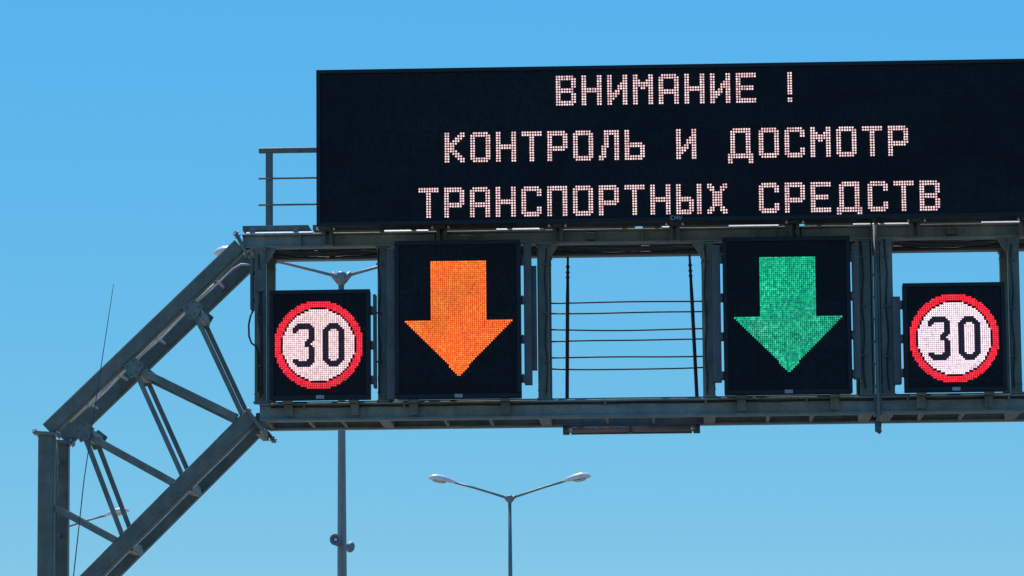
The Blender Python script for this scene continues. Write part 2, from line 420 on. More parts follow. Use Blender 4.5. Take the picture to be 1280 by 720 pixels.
# slanted lattice ends; built as (x, z) outlines, mirrored for the far end of the gantry
def lattice_end(mx):
    X = (lambda x: x) if not mx else (lambda x: XMIR - x)
    n1 = 43.6
    for ya, yb in (YF, YR):
        ym = (ya + yb) / 2; d = yb - ya
        # column
        mb = MB(); mb.bar((X(-6.461), ym, 0.0), (X(-6.461), ym, 5.335), 0.170, d, (0, 1, 0), 0.012)
        mb.box(min(X(-6.70), X(-6.22)), max(X(-6.70), X(-6.22)), ya - 0.12, yb + 0.12, 0.0, 0.035, 0.004)
        mb.build("column", M_STEEL, G)
        # upper slanted chord: outer line x=-6.274 z=5.652 -> x=-5.013 z=6.854
        du = Vector((1.261, 0, 1.202)).normalized(); nu = Vector((du.z, 0, -du.x))
        wu = 0.152 if ya < 0.5 else 0.190
        q0 = Vector((-6.274, ym, 5.652)) + nu * wu / 2
        a = q0 - du * 0.315; b = q0 + du * 2.475
        mb = MB(); mb.bar((X(a.x), ym, a.z), (X(b.x), ym, b.z), wu, d, (0, 1, 0), 0.012); mb.build("upper_slanted_chord", M_STEEL, G)
        # lower slanted chord
        dl = Vector((1.127, 0, 1.114)).normalized(); nl = Vector((dl.z, 0, -dl.x))
        q1 = Vector((-5.594, ym, 4.343)) + nl * 0.0825
        a = q1 - dl * 1.16; b = q1 + dl * 1.745
        mb = MB(); mb.bar((X(a.x), ym, a.z), (X(b.x), ym, b.z), 0.165, d, (0, 1, 0), 0.012); mb.build("lower_slanted_chord", M_STEEL, G)
        # web members
        for (x0, z0, x1, z1, w) in ((-6.085, 5.36, -5.655, 4.24, 0.048), (-5.555, 6.04, -5.03, 4.87, 0.048), (-4.93, 6.64, -4.40, 5.50, 0.048)):
            mb = MB(); mb.bar((X(x0), ym, z0), (X(x1), ym, z1), w, 0.06, (0, 1, 0), 0.004); mb.build("steep_brace", M_STEEL2, G)
        for (x0, z0, x1, z1, w) in ((-6.08, 5.345, -5.11, 4.80, 0.072), (-5.55, 6.03, -4.46, 5.485, 0.072), (-6.372, 4.56, -5.73, 4.205, 0.066)):
            mb = MB(); mb.bar((X(x0), ym - 0.005, z0), (X(x1), ym - 0.005, z1), w, 0.07, (0, 1, 0), 0.005); mb.build("shallow_brace", M_STEEL2, G)
        # gusset plates at the nodes
        for (x, z, s) in ((-6.07, 5.36, 0.10), (-5.55, 6.03, 0.10), (-4.93, 6.64, 0.10)):
            mb = MB()
            c = Vector((X(x), ya - 0.006, z))
            pts = [(-0.10, 0.01), (0.02, 0.10), (0.12, 0.02), (0.05, -0.10), (-0.03, -0.12)]
            sgn = -1 if mx else 1
            f0 = [mb.bm.verts.new((c.x + sgn * p[0], c.y, c.z + p[1])) for p in pts]
            f1 = [mb.bm.verts.new((c.x + sgn * p[0], c.y + 0.014, c.z + p[1])) for p in pts]
            mb.bm.faces.new(f0); mb.bm.faces.new(f1[::-1])
            for k in range(5): mb.bm.faces.new((f0[k], f0[(k + 1) % 5], f1[(k + 1) % 5], f1[k]))
            gp = mb.build("gusset_plate", M_STEEL2, G)
            for bx, bz in ((-0.055, 0.0), (0.01, 0.065), (0.075, 0.01), (0.035, -0.06), (-0.02, -0.085)):
                mb = MB(); mb.tube([(c.x + sgn * bx, c.y + 0.001, c.z + bz), (c.x + sgn * bx, c.y - 0.012, c.z + bz)], 0.010, 6); mb.build("bolt", M_BRACK, gp)
        # bolted flange plates where the pieces of the end meet
        for (x, z, ang, L) in ((-6.46, 5.338, -6.0, 0.27), (-4.412, 7.322, 118.0, 0.27), (-4.262, 5.445, 128.0, 0.33)):
            dd = Vector((math.cos(R(ang)), 0, math.sin(R(ang))))
            mb = MB()
            p0 = Vector((x, ym, z)) - dd * L / 2; p1 = Vector((x, ym, z)) + dd * L / 2
            mb.bar((X(p0.x), ym, p0.z), (X(p1.x), ym, p1.z), 0.036, d + 0.06, (0, 1, 0), 0.003)
            fp = mb.build("flange_plate", M_STEEL2, G)
            nn = Vector((-dd.z, 0, dd.x))
            for t in (-0.42, 0.42):
                for yy in (ya - 0.018, yb + 0.018):
                    c = Vector((x, yy, z)) + dd * (L * t)
                    mb = MB()
                    mb.tube([(X((c - nn * 0.034).x), yy, (c - nn * 0.034).z), (X((c + nn * 0.034).x), yy, (c + nn * 0.034).z)], 0.011, 6)
                    mb.build("bolt", M_GALV, fp)
    # pale clamps at the two outer corners
    for (x, z) in ((-6.585, 5.362), (-4.470, 7.425)):
        mb = MB(); mb.box(X(x) - 0.022, X(x) + 0.022, -0.03, 0.03, z - 0.022, z + 0.022, 0.008); mb.tube([(X(x), -0.045, z), (X(x), 0.05, z)], 0.012, 8)
        mb.build("corner_clamp", M_CONDUIT, G)
    # cross tubes between the two frames
    for (x, z, s) in ((-6.04, 5.34, 0.10), (-5.52, 6.00, 0.10), (-4.90, 6.61, 0.10), (-4.985, 4.778, 0.10), (-5.61, 4.155, 0.10), (-4.36, 7.32, 0.08), (-6.46, 5.10, 0.03), (-6.46, 4.32, 0.03), (-6.46, 3.4, 0.03), (-6.46, 2.0, 0.05), (-4.25, 5.35, 0.07)):
        mb = MB(); mb.bar((X(x), 0.152, z), (X(x), 0.948, z), s, s, (0, 0, 1), min(0.01, s * 0.1)); mb.build("cross_tube", M_STEEL2, G)
    # light tie rods across the slanted chord
    du = Vector((1.261, 0, 1.202)).normalized(); nu = Vector((du.z, 0, -du.x))
    for t in (0.18, 0.62, 1.18, 1.62, 2.05):
        c = Vector((-6.274, 0, 5.652)) + nu * 0.13 + du * t
        mb = MB(); mb.tube([(X(c.x), 0.15, c.z), (X(c.x), 0.95, c.z)], 0.014, 8); mb.build("tie_rod", M_GALV, G)
    # pale cable conduits clipped along the slanted chord
    for off, yy, t0, t1 in ((0.160, 0.16, -0.1, 2.0), (0.166, 0.24, 0.15, 2.25)):
        pts = []
        for k in range(9):
            t = t0 + (t1 - t0) * k / 8
            c = Vector((-6.274, yy, 5.652)) + nu * (off + 0.008 * math.sin(k * 1.9)) + du * t
            pts.append((X(c.x), yy, c.z))
        if yy > 0.2:
            e = Vector(pts[-1]); sg = -1 if mx else 1
            pts += [(e.x + sg * 0.09, yy, e.z + 0.05), (e.x + sg * 0.19, yy, e.z + 0.045), (e.x + sg * 0.26, yy, e.z + 0.0)]
        mb = MB(); mb.tube(pts, 0.011, 8); mb.build("cable_conduit", M_CONDUIT, G)
    dl = Vector((1.127, 0, 1.114)).normalized(); nl = Vector((dl.z, 0, -dl.x))
    pts = []
    for k in range(8):
        c = Vector((-5.594, 0.165, 4.343)) + nl * (0.170 + 0.004 * math.sin(k * 2.3)) + dl * (-1.0 + 2.68 * k / 7)
        pts.append((X(c.x), 0.165, c.z))
    mb = MB(); mb.tube(pts, 0.008, 8); mb.build("cable_conduit", M_CONDUIT, G)
    mb = MB(); mb.tube([(X(-6.368), 0.17, 0.4), (X(-6.368), 0.17, 3.0), (X(-6.370), 0.17, 5.28)], 0.009, 8); mb.build("cable_conduit", M_STEEL2, G)
lattice_end(False)
lattice_end(True)

# walkway plates on top of the gantry, with gaps, and added pale strips imitating bright sky gaps along the top chord
wx = -4.42
for k, L in enumerate((0.70, 0.86, 1.25, 1.10, 1.6, 0.9, 1.5, 1.2, 1.2, 1.2)):
    mb = MB(); mb.box(wx, wx + L, 0.22, 0.90, 7.485, 7.540, 0.006)
    for xx in (wx + 0.12, wx + L - 0.12):
        mb.box(xx - 0.025, xx + 0.025, 0.03, 1.07, TC1 + 0.002, 7.483, 0.004)
    mb.build("walkway_plate", M_STEEL2, G)
    wx += L + (0.045 if k == 0 else 0.10)
for x0, x1, z in ((-2.90, -2.44, 7.448), (-1.72, -1.22, 7.448), (0.02, 0.12, 7.448), (0.72, 1.24, 7.448), (2.02, 2.24, 7.452), (2.28, 2.60, 7.452), (3.36, 3.78, 7.448), (-4.36, -3.66, 7.434)):
    k = 0.7 if z < 7.44 else 1.0
    mb = MB(); mb.extrude([(0.03, 0.0), (0.03, 0.004), (-0.03, 0.036 * k), (-0.034, 0.036 * k), (-0.034, 0.0)], (x0, 0.036, TC1 + 0.002), (x1, 0.036, TC1 + 0.002), (0, 0, 1))
    mb.build("sky_gap_strip", M_CONDUIT, G)  # added strip, front sloped to catch sun like a bright slit of sky

# sagging cable bundles under the top chord, cables dropping to the signs, clamps and small boxes
random.seed(11)
for i in range(len(posts) - 1):
    xa, xb = posts[i][1] + 0.02, posts[i + 1][0] - 0.02
    if xb - xa < 0.5: continue
    for n_, (yy, sg) in enumerate(((0.18, 0.030), (0.24, 0.055), (0.80, 0.03))):
        sg *= random.uniform(0.6, 1.2)
        pts = [(xa + (xb - xa) * u / 10, yy, TC0 + 0.035 - sg * 4 * (u / 10) * (1 - u / 10) + 0.004 * math.sin(u * 2.1 + i)) for u in range(11)]
        mb = MB(); mb.tube(pts, 0.012 if n_ else 0.015, 7); mb.build("cable", M_RUBBER, G)
for x, z0, z1 in ((-2.955, 5.70, 7.25), (-1.205, 5.68, 7.22), (0.462, 5.66, 7.24), (2.105, 5.70, 7.25), (2.35, 5.68, 7.26), (3.66, 5.68, 7.2), (-4.215, 5.68, 7.2)):
    pts = [(x + 0.012 * math.sin(k * 1.7 + x), -0.010, z0 + (z1 - z0) * k / 9) for k in range(10)]
    mb = MB(); mb.tube(pts, 0.008, 7); mb.build("cable", M_RUBBER, G)
    for k in (2, 5, 8):
        mb = MB(); mb.box(x - 0.032, x + 0.032, -0.022, 0.004, pts[k][2] - 0.008, pts[k][2] + 0.008, 0.002); mb.build("cable_clamp", M_BRACK, G)
for x, w_, h_ in ((-0.72, 0.09, 0.07), (1.30, 0.13, 0.08), (-2.05, 0.10, 0.06), (3.05, 0.11, 0.07)):
    mb = MB(); mb.box(x - w_ / 2, x + w_ / 2, -0.05, 0.058, TC0 + 0.035, TC0 + 0.035 + h_, 0.006); mb.build("terminal_box", M_BRACK, G)
# cable running along the bottom chord web with saddles, and weld-on lugs
pts = [(-4.1 + 0.35 * k, 0.050, BC1 - 0.040 + 0.004 * math.sin(k * 2.4)) for k in range(37)]
mb = MB(); mb.tube(pts, 0.009, 7); mb.build("cable", M_RUBBER, G)
for k in range(1, 36, 3):
    mb = MB(); mb.box(pts[k][0] - 0.012, pts[k][0] + 0.012, 0.030, 0.058, pts[k][2] - 0.022, pts[k][2] + 0.022, 0.002); mb.build("cable_clamp", M_STEEL2, G)

# guard rail of the walkway
GR = thing("guard_rail", "thin grey guard rail standing on the gantry walkway beside the big text board", "railing", (-4.22, 1.03, TC1 + 0.002))
def grp(name, mat, fn):
    mb = MB(); fn(mb); o = mb.build(name, mat, GR)
    o.location = (4.22, -1.03, -(TC1 + 0.002))
    return o
for x in (-4.218, -2.85, -1.5, -0.15, 1.2, 2.55, 3.9, 5.25, 6.6, 7.95, 9.1):
    grp("rail_post", M_STEEL2, lambda m: m.bar((x, 1.03, TC1 + 0.002), (x, 1.03, 8.450), 0.076, 0.05, (0, 1, 0), 0.006))
grp("top_rail", M_STEEL2, lambda m: m.bar((-4.33, 1.03, 8.479), (9.2, 1.03, 8.479), 0.056, 0.052, (0, 1, 0), 0.006))
for z in (8.167, 7.878):
    grp("rail_rod", M_STEEL2, lambda m: m.tube([(-4.33, 0.985, z), (9.2, 0.985, z)], 0.011, 8))

# ------------------------------------------------------------------ dot-matrix lettering
def glyph(ch):
    s = set()
    def V(c, r0, r1):
        for r in range(r0, r1 + 1): s.add((c, r)); s.add((c + 1, r))
    def H(r, c0, c1):
        for c in range(c0, c1 + 1): s.add((c, r)); s.add((c, r + 1))
    def D(c0, r0, c1, r1, wide=False):
        n = 24
        for i in range(n + 1):
            c = c0 + (c1 - c0) * i / n; r = r0 + (r1 - r0) * i / n
            c, r = int(round(c)), int(round(r))
            s.add((c, r))
            s.add((c + 1, r) if wide else (c, r + 1))
    w = 8
    if ch == 'В': V(0, 0, 11); H(0, 0, 6); H(5, 0, 6); H(10, 0, 6); V(6, 1, 4); V(6, 7, 10)
    elif ch == 'Н': V(0, 0, 11); V(6, 0, 11); H(5, 0, 7)
    elif ch == 'И': V(0, 0, 11); V(6, 0, 11); D(2, 8, 5, 3)
    elif ch == 'М': V(0, 0, 11); V(6, 0, 11); D(2, 2, 3, 4); D(4, 4, 5, 2)
    elif ch == 'А': V(0, 1, 11); V(6, 1, 11); H(0, 1, 6); H(6, 0, 7)
    elif ch == 'Е': V(0, 0, 11); H(0, 0, 7); H(5, 0, 6); H(10, 0, 7)
    elif ch == '!': V(0, 0, 8); V(0, 10, 11); w = 2
    elif ch == 'К': V(0, 0, 11); D(2, 5, 6, 0, True); D(2, 6, 6, 11, True); s.add((2, 5)); s.add((2, 6))
    elif ch == 'О': H(0, 1, 6); H(10, 1, 6); V(0, 1, 10); V(6, 1, 10)
    elif ch == 'Т': H(0, 0, 7); V(3, 0, 11)
    elif ch == 'Р': V(0, 0, 11); H(0, 0, 6); H(6, 0, 6); V(6, 1, 6)
    elif ch == 'Л': H(0, 2, 7); V(6, 0, 11); V(2, 1, 6); V(1, 6, 10); H(10, 0, 1)
    elif ch == 'Ь': V(0, 0, 11); H(5, 0, 6); H(10, 0, 6); V(6, 6, 10)
    elif ch == 'Д': H(0, 2, 8); V(1, 1, 9); V(7, 0, 10); H(10, 0, 9); V(0, 12, 13); V(8, 12, 13); w = 10
    elif ch == 'С': H(0, 1, 6); H(10, 1, 6); V(0, 1, 10); V(6, 1, 3); V(6, 8, 10)
    elif ch == 'П': V(0, 0, 11); V(6, 0, 11); H(0, 0, 7)
    elif ch == 'Ы': V(0, 0, 11); H(5, 0, 5); H(10, 0, 5); V(5, 6, 10); V(8, 0, 11); w = 10
    elif ch == 'Х': D(0, 0, 6, 11, True); D(6, 0, 0, 11, True)
    if ch in 'АОС':            # clipped corners of the round letters
        s.discard((0, 0)); s.discard((7, 0))
    return s, w

def mark(mb, x, z, h, y):
    """three raised letters of the maker's plate, left end x, base z"""
    w = h * 0.72; t = h * 0.17
    def st(pts):
        for p, q in zip(pts, pts[1:]):
            mb.bar((x + p[0] * w, y, z + p[1] * h), (x + q[0] * w, y, z + q[1] * h), t, 0.006, (0, 1, 0), 0.0004)
    st([(0.85, 0.95), (0.15, 0.95), (0.0, 0.75), (0.0, 0.25), (0.15, 0.05), (0.85, 0.05)])
    x += w * 1.25
    st([(0, 0), (0, 1), (0.5, 0.4), (1, 1), (1, 0)])
    x += w * 1.35
    st([(0, 1), (0.5, 0), (1, 1)])

# ------------------------------------------------------------------ the big text board
BX0, BX1, BZ0, BZ1 = -3.57, 3.955, 7.428, 9.072
BYF, BYB = -0.45, -0.06
B = thing("message_board", "long black electronic message board with three lines of white dot letters on top of gantry", "message board", (0.19, BYB, BZ0))
BOFF = (-0.19, -BYB, -BZ0)
def bpart(mb, name, mat, parent=None, label=None):
    o = mb.build(name, mat, parent or B, label)
    if parent is None: o.location = BOFF
    return o
mb = MB(); mb.box(BX0, BX1, BYF + 0.035, BYB, BZ0, BZ1, 0.01); bpart(mb, "cabinet", M_CAB)
mb = MB()
fw = 0.038
mb.box(BX0 - 0.004, BX1 + 0.004, BYF, BYF + 0.034, BZ1 - fw, BZ1 + 0.004, 0.004)
mb.box(BX0 - 0.004, BX1 + 0.004, BYF, BYF + 0.034, BZ0 - 0.004, BZ0 + fw, 0.004)
for a, b in ((BX0 - 0.004, BX0 + fw), (BX1 - fw, BX1 + 0.004)):
    mb.box(a, b, BYF + 0.001, BYF + 0.034, BZ0 + fw + 0.001, BZ1 - fw - 0.001, 0.003)
bpart(mb, "frame", M_CAB)
FY = BYF + 0.016
mb = MB()
# display face made of square modules with hairline joints
nmod = 24
mw = (BX1 - BX0 - 2 * fw - 0.004) / nmod
for i in range(nmod):
    for k in range(5):
        x0 = BX0 + fw + 0.002 + i * mw; z0 = BZ0 + fw + 0.002 + k * (BZ1 - BZ0 - 2 * fw - 0.004) / 5
        mb.box(x0 + 0.0006, x0 + mw - 0.0006, FY, BYF + 0.033, z0 + 0.0006, z0 + (BZ1 - BZ0 - 2 * fw - 0.004) / 5 - 0.0006)
face = bpart(mb, "display_face", M_FACE)
CZ = BZ0
for text, x0, ztop in (("ВНИМАНИЕ !", -1.070, 8.978), ("КОНТРОЛЬ И ДОСМОТР", -2.236, 8.394), ("ТРАНСПОРТНЫХ СРЕДСТВ", -2.512, 7.814)):
    cx = 0
    for ch in text:
        if ch == ' ':
            cx += 10; continue
        cells, w = glyph(ch)
        mb = MB()
        for (c, r) in sorted(cells):
            mb.diode(x0 + (cx + c + 0.5) * LP, ztop - (r + 0.5) * LP, LP * 0.67, FY - 0.008, FY - 0.0005)
        mb.build("exclamation_mark" if ch == '!' else "letter", L_TEXT, face)
        cx += w + 2
for x in (-3.49, -2.29, -1.07, 0.15, 1.40, 2.66, 3.80):
    mb = MB()
    mb.box(x - 0.05, x + 0.05, BYF + 0.10, 0.12, BZ0 - 0.006, BZ0 - 0.002 + 0.0, 0.0)
    mb.box(x - 0.055, x - 0.018, -0.10, -0.015, BZ0 - 0.145, BZ0 - 0.006, 0.005)
    mb.box(x + 0.018, x + 0.055, -0.10, -0.015, BZ0 - 0.145, BZ0 - 0.006, 0.005)
    mb.box(x - 0.060, x + 0.060, -0.11, -0.013, BZ0 - 0.160, BZ0 - 0.146, 0.004)
    br = bpart(mb, "mounting_bracket", M_BRACK)
    mb = MB()
    for s in (-0.085, 0.085):
        mb.tube([(x + s, BYF + 0.14, BZ0 - 0.002), (x + s, BYF + 0.14, BZ0 - 0.026)], 0.013, 8)
    mb.build("bolt_pair", M_GALV, br)
mb = MB(); mark(mb, 0.112, BZ0 + 0.006, 0.044, BYF - 0.002); bpart(mb, "maker_mark", M_PLATE)

# ------------------------------------------------------------------ the lane signs
SYF, SYB = -0.22, -0.03
def cabinet_sign(name, label, cat, x0, x1, z0, z1, rails, group):
    cx = (x0 + x1) / 2
    t = thing(name, label, cat, (cx, SYB, z0), 0, group)
    off = (-cx, -SYB, -z0)
    def part(mb, nm, mat, parent=None, lab=None):
        o = mb.build(nm, mat, parent or t, lab)
        if parent is None: o.location = off
        return o
    fw = 0.045
    mb = MB(); mb.box(x0 + 0.004, x1 - 0.004, SYF + 0.03, SYB, z0 + 0.003, z1 - 0.003, 0.012); part(mb, "cabinet", M_CAB)
    mb = MB()
    mb.box(x0, x1, SYF, SYF + 0.029, z1 - fw, z1, 0.005); mb.box(x0, x1, SYF, SYF + 0.029, z0, z0 + fw, 0.005)
    mb.box(x0, x0 + fw, SYF + 0.001, SYF + 0.029, z0 + fw + 0.001, z1 - fw - 0.001, 0.004)
    mb.box(x1 - fw, x1, SYF + 0.001, SYF + 0.029, z0 + fw + 0.001, z1 - fw - 0.001, 0.004)
    part(mb, "frame", M_CAB)
    fy = SYF + 0.014
    mb = MB()
    nx = max(2, round((x1 - x0 - 2 * fw) / 0.32)); nz = max(2, round((z1 - z0 - 2 * fw) / 0.32))
    dx = (x1 - x0 - 2 * fw - 0.004) / nx; dz = (z1 - z0 - 2 * fw - 0.004) / nz
    for i in range(nx):
        for k in range(nz):
            a = x0 + fw + 0.002 + i * dx; c = z0 + fw + 0.002 + k * dz
            mb.box(a + 0.0005, a + dx - 0.0005, fy, SYF + 0.028, c + 0.0005, c + dz - 0.0005)
    face = part(mb, "display_face", M_FACE)
    mb = MB(); mark(mb, cx - 0.034, z0 + 0.010, 0.028, SYF - 0.002)
    mb.box(cx - 0.040, cx + 0.044, SYF - 0.0035, SYF - 0.0005, z0 + 0.005, z0 + 0.042, 0.0008)
    part(mb, "maker_plate", M_PLATE)
    # mounting rail(s) with hinges
    for side, ra, rb, zb, zt in rails:
        mb = MB(); mb.box(ra, rb, -0.16, -0.012, zb, zt, 0.006)
        rl = part(mb, "mounting_rail", M_BRACK)
        ex = x1 if side > 0 else x0
        n = 4 if z1 - z0 > 1.4 else 3
        for k in range(n):
            zz = z0 + 0.20 + (z1 - z0 - 0.42) * k / (n - 1)
            mb = MB(); a, b = sorted((ex - side * 0.012, (ra if side > 0 else rb) + side * 0.012))
            mb.box(a, b, -0.175, -0.05, zz - 0.035, zz + 0.035, 0.006)
            mb.tube([((a + b) / 2, -0.18, zz - 0.045), ((a + b) / 2, -0.18, zz + 0.045)], 0.012, 8)
            mb.build("hinge", M_BRACK, rl)
    # feet on the bottom chord
    for xx in (x0 + 0.18, x1 - 0.18):
        mb = MB(); mb.box(xx - 0.05, xx + 0.05, SYF + 0.06, -0.004, z0 - 0.030, z0 - 0.001, 0.004)
        mb.box(xx - 0.045, xx + 0.045, -0.016, -0.003, z0 - 0.15, z0 - 0.031, 0.003)
        part(mb, "foot_bracket", M_STEEL2)
    return t, face, fy

def speed_sign(label, x0, x1, z0, z1, cx, cz, rails, white):
    t, face, fy = cabinet_sign("speed_limit_sign", label, "speed sign", x0, x1, z0, z1, rails, "electronic speed limit signs on the gantry")
    three, zero = set(), set()
    def fill(st, c0, c1, r0, r1):
        for c in range(c0, c1 + 1):
            for r in range(r0, r1 + 1): st.add((c, r))
    fill(three, 2, 8, 0, 2); fill(three, 1, 2, 1, 3); fill(three, 0, 1, 2, 4)
    fill(three, 8, 10, 2, 8); fill(three, 7, 9, 1, 9); three -= {(7, r) for r in range(3, 8)}; 
    fill(three, 6, 8, 9, 11); fill(three, 8, 10, 12, 19); fill(three, 8, 9, 11, 12)
    fill(three, 2, 8, 19, 21); fill(three, 0, 2, 18, 19); fill(three, 1, 2, 19, 20); fill(three, 7, 9, 18, 20)
    for c in range(11):
        for r in range(22):
            if (c < 3 or c > 7 or r < 3 or r > 18): zero.add((c, r))
    for (c, r) in ((0, 0), (1, 0), (2, 0), (0, 1), (1, 1), (0, 2)):
        for q in ((c, r), (10 - c, r), (c, 21 - r), (10 - c, 21 - r)): zero.discard(q)
    for q in ((3, 3), (7, 3), (3, 18), (7, 18)): zero.add(q)
    def cell(c, r):  return cx + (c + 0.5) * SP, cz - (r + 0.5) * SP
    dig = set()
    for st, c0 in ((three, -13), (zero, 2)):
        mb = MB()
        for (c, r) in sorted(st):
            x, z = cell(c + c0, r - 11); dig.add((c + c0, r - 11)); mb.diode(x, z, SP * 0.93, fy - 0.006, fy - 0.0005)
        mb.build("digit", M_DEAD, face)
    ring, disc, core = MB(), MB(), MB()
    for c in range(-24, 24):
        for r in range(-24, 24):
            d = math.hypot(c + 0.5, r + 0.5)
            if (c, r) in dig: continue
            x, z = cell(c, r)
            if 5 <= c <= 9 and -8 <= r <= 7: core.diode(x, z, SP * 0.88, fy - 0.008, fy - 0.0005)
            elif d <= 18.1: disc.diode(x, z, SP * 0.88, fy - 0.008, fy - 0.0005)
            elif 18.85 < d <= 22.3: ring.diode(x, z, SP * 0.88, fy - 0.008, fy - 0.0005)
    ring.build("red_ring", L_RED, face)
    disc.build("lit_disc", white, face)
    core.build("digit_opening", white, face)
    return t
speed_sign("speed limit 30 display at the slanted end of the gantry, left of the orange arrow", -4.090, -3.036, 5.637, 6.787, -3.576, 6.207,
           [(1, -3.010, -2.979, 5.76, 6.74)], L_WHITE)
speed_sign("speed limit 30 display right of the green arrow, beyond the double splice post", 2.506, 3.566, 5.637, 6.770, 3.030, 6.189,
           [(-1, 2.400, 2.482, 5.73, 6.64)], L_WHITE2)

def arrow_sign(label, x0, x1, z0, z1, cx, ztop, rails, mat, part_name):
    t, face, fy = cabinet_sign("lane_arrow_sign", label, "lane sign", x0, x1, z0, z1, rails, "electronic lane arrow signs on the gantry")
    mb = MB()
    for r in range(58):
        hw = 14 if r < 30 else max(0.6, 27.0 * (57.6 - r) / 27.6)
        for c in range(-30, 30):
            if abs(c + 0.5) <= hw:
                mb.diode(cx + (c + 0.5) * SP, ztop - (r + 0.5) * SP, SP * 0.88, fy - 0.008, fy - 0.0005)
    mb.build(part_name, mat, face)
    return t
arrow_sign("black lane display with a lit orange down arrow", -2.778, -1.460, 5.632, 7.287, -2.112, 7.072,
           [(1, -1.432, -1.352, 5.775, 7.255), (-1, -2.868, -2.780, 5.64, 7.22)], L_ORANGE, "orange_arrow")
arrow_sign("black lane display with a lit green down arrow", 0.643, 1.970, 5.632, 7.277, 1.316, 7.066,
           [(-1, 0.535, 0.620, 5.775, 7.20), (1, 1.992, 2.064, 5.79, 7.20)], L_GREEN, "green_arrow")

mb = MB(); mb.box(-1.352, -1.300, -0.06, -0.04, 5.925, 7.03, 0.003); mb.build("cover_strip", M_BRACK, G)

# ------------------------------------------------------------------ junction box and cable at the left post
J = thing("junction_box", "narrow dark steel box with hanging black cable on leftmost gantry post", "junction box", (-4.20, 0.2, 6.80))
joff = (4.20, -0.2, -6.80)
mb = MB(); mb.box(-4.318, -4.285, 0.02, 0.17, 6.62, 7.16, 0.006); mb.box(-4.262, -4.160, -0.034, -0.004, 6.80, 7.03, 0.006)
mb.box(-4.285, -4.274, 0.05, 0.12, 6.7, 6.74); mb.box(-4.285, -4.274, 0.05, 0.12, 7.0, 7.04)
o = mb.build("box", M_BRACK, J); o.location = joff
pts = [(-4.29, 0.08, 6.62), (-4.315, 0.03, 6.55), (-4.330, 0.0, 6.45), (-4.325, -0.01, 6.33), (-4.300, -0.01, 6.26), (-4.255, -0.012, 6.225), (-4.235, -0.014, 6.15), (-4.230, -0.014, 5.75)]
mb = MB(); mb.tube(pts, 0.010, 8); o = mb.build("cable", M_RUBBER, J); o.location = joff
mb = MB(); mb.tube([(-4.205, -0.020, 6.80), (-4.200, -0.018, 6.6), (-4.19, -0.018, 5.72)], 0.011, 8); o = mb.build("cable", M_RUBBER, J); o.location = joff

# ------------------------------------------------------------------ wires hung in the open bay, and the tube below it
W = thing("wire_screen", "six thin horizontal wires strung between two hanging rods in the open gantry bay", "wire screen", (-0.33, 1.02, 5.63))
woff = (0.33, -1.02, -5.63)
for (xt, xb) in ((-0.996, -1.022), (0.312, 0.372)):
    mb = MB(); mb.tube([(xt, 1.02, 7.266), (xt + (xb - xt) * 0.3, 1.02, 6.8), (xb, 1.02, 5.627)], [0.012, 0.020, 0.020], 8)
    rod = mb.build("hanging_rod", M_WIRE, W); rod.location = woff
    mb = MB()
    for z in (7.16, 7.10, 7.045):
        x = xt + (xb - xt) * (7.266 - z) / 1.64
        mb.tube([(x, 1.02, z - 0.02), (x, 1.02, z), (x, 1.02, z + 0.02)], [0.013, 0.024, 0.013], 10)
    mb.build("turnbuckle", M_WIRE, rod)
random.seed(3)
for z in (6.769, 6.656, 6.474, 6.353, 6.176, 6.059):
    pts = []
    sag = random.uniform(-0.006, 0.018); tl = random.uniform(-0.01, 0.01)
    for k in range(13):
        u = k / 12
        pts.append((-1.185 + 1.70 * u, 1.00, z + tl * (u - 0.5) - sag * 4 * u * (1 - u) + 0.003 * math.sin(7 * u + z * 9)))
    mb = MB(); mb.tube(pts, 0.0085, 6); o = mb.build("wire", M_WIRE, W); o.location = woff
T = thing("roller_tube", "reddish brown tube slung below the bottom beam under the open wired bay", "tube", (-0.33, 1.0, 5.36))
toff = (0.33, -1.0, -5.36)
mb = MB(); mb.tube([(-1.02, 0.90, 5.395), (0.35, 0.90, 5.395)], 0.036, 14); o = mb.build("tube", M_ROLL, T); o.location = toff
mb = MB(); mb.tube([(-0.98, 1.0, 5.365), (0.31, 1.0, 5.365)], 0.018, 10); o = mb.build("lower_bar", M_BRACK, T); o.location = toff
for x in (-1.03, 0.36):
    mb = MB(); mb.tube([(x - 0.035, 0.92, 5.388), (x + 0.035, 0.92, 5.388)], 0.050, 12); mb.box(x - 0.02, x + 0.02, 0.90, 1.05, 5.395, BC0 - 0.001, 0.004)
    e = mb.build("end_bracket", M_BRACK, T); e.location = toff
    mb = MB(); mb.tube([(x + (0.05 if x < 0 else -0.05), 0.86, 5.385), (x + (0.05 if x < 0 else -0.05), 0.83, 5.385)], 0.018, 8); mb.build("bolt", M_GALV, e)
mb = MB(); mb.box(-0.36, -0.33, 0.86, 1.03, 5.35, BC0 - 0.001, 0.004); o = mb.build("middle_clip", M_BRACK, T); o.location = toff

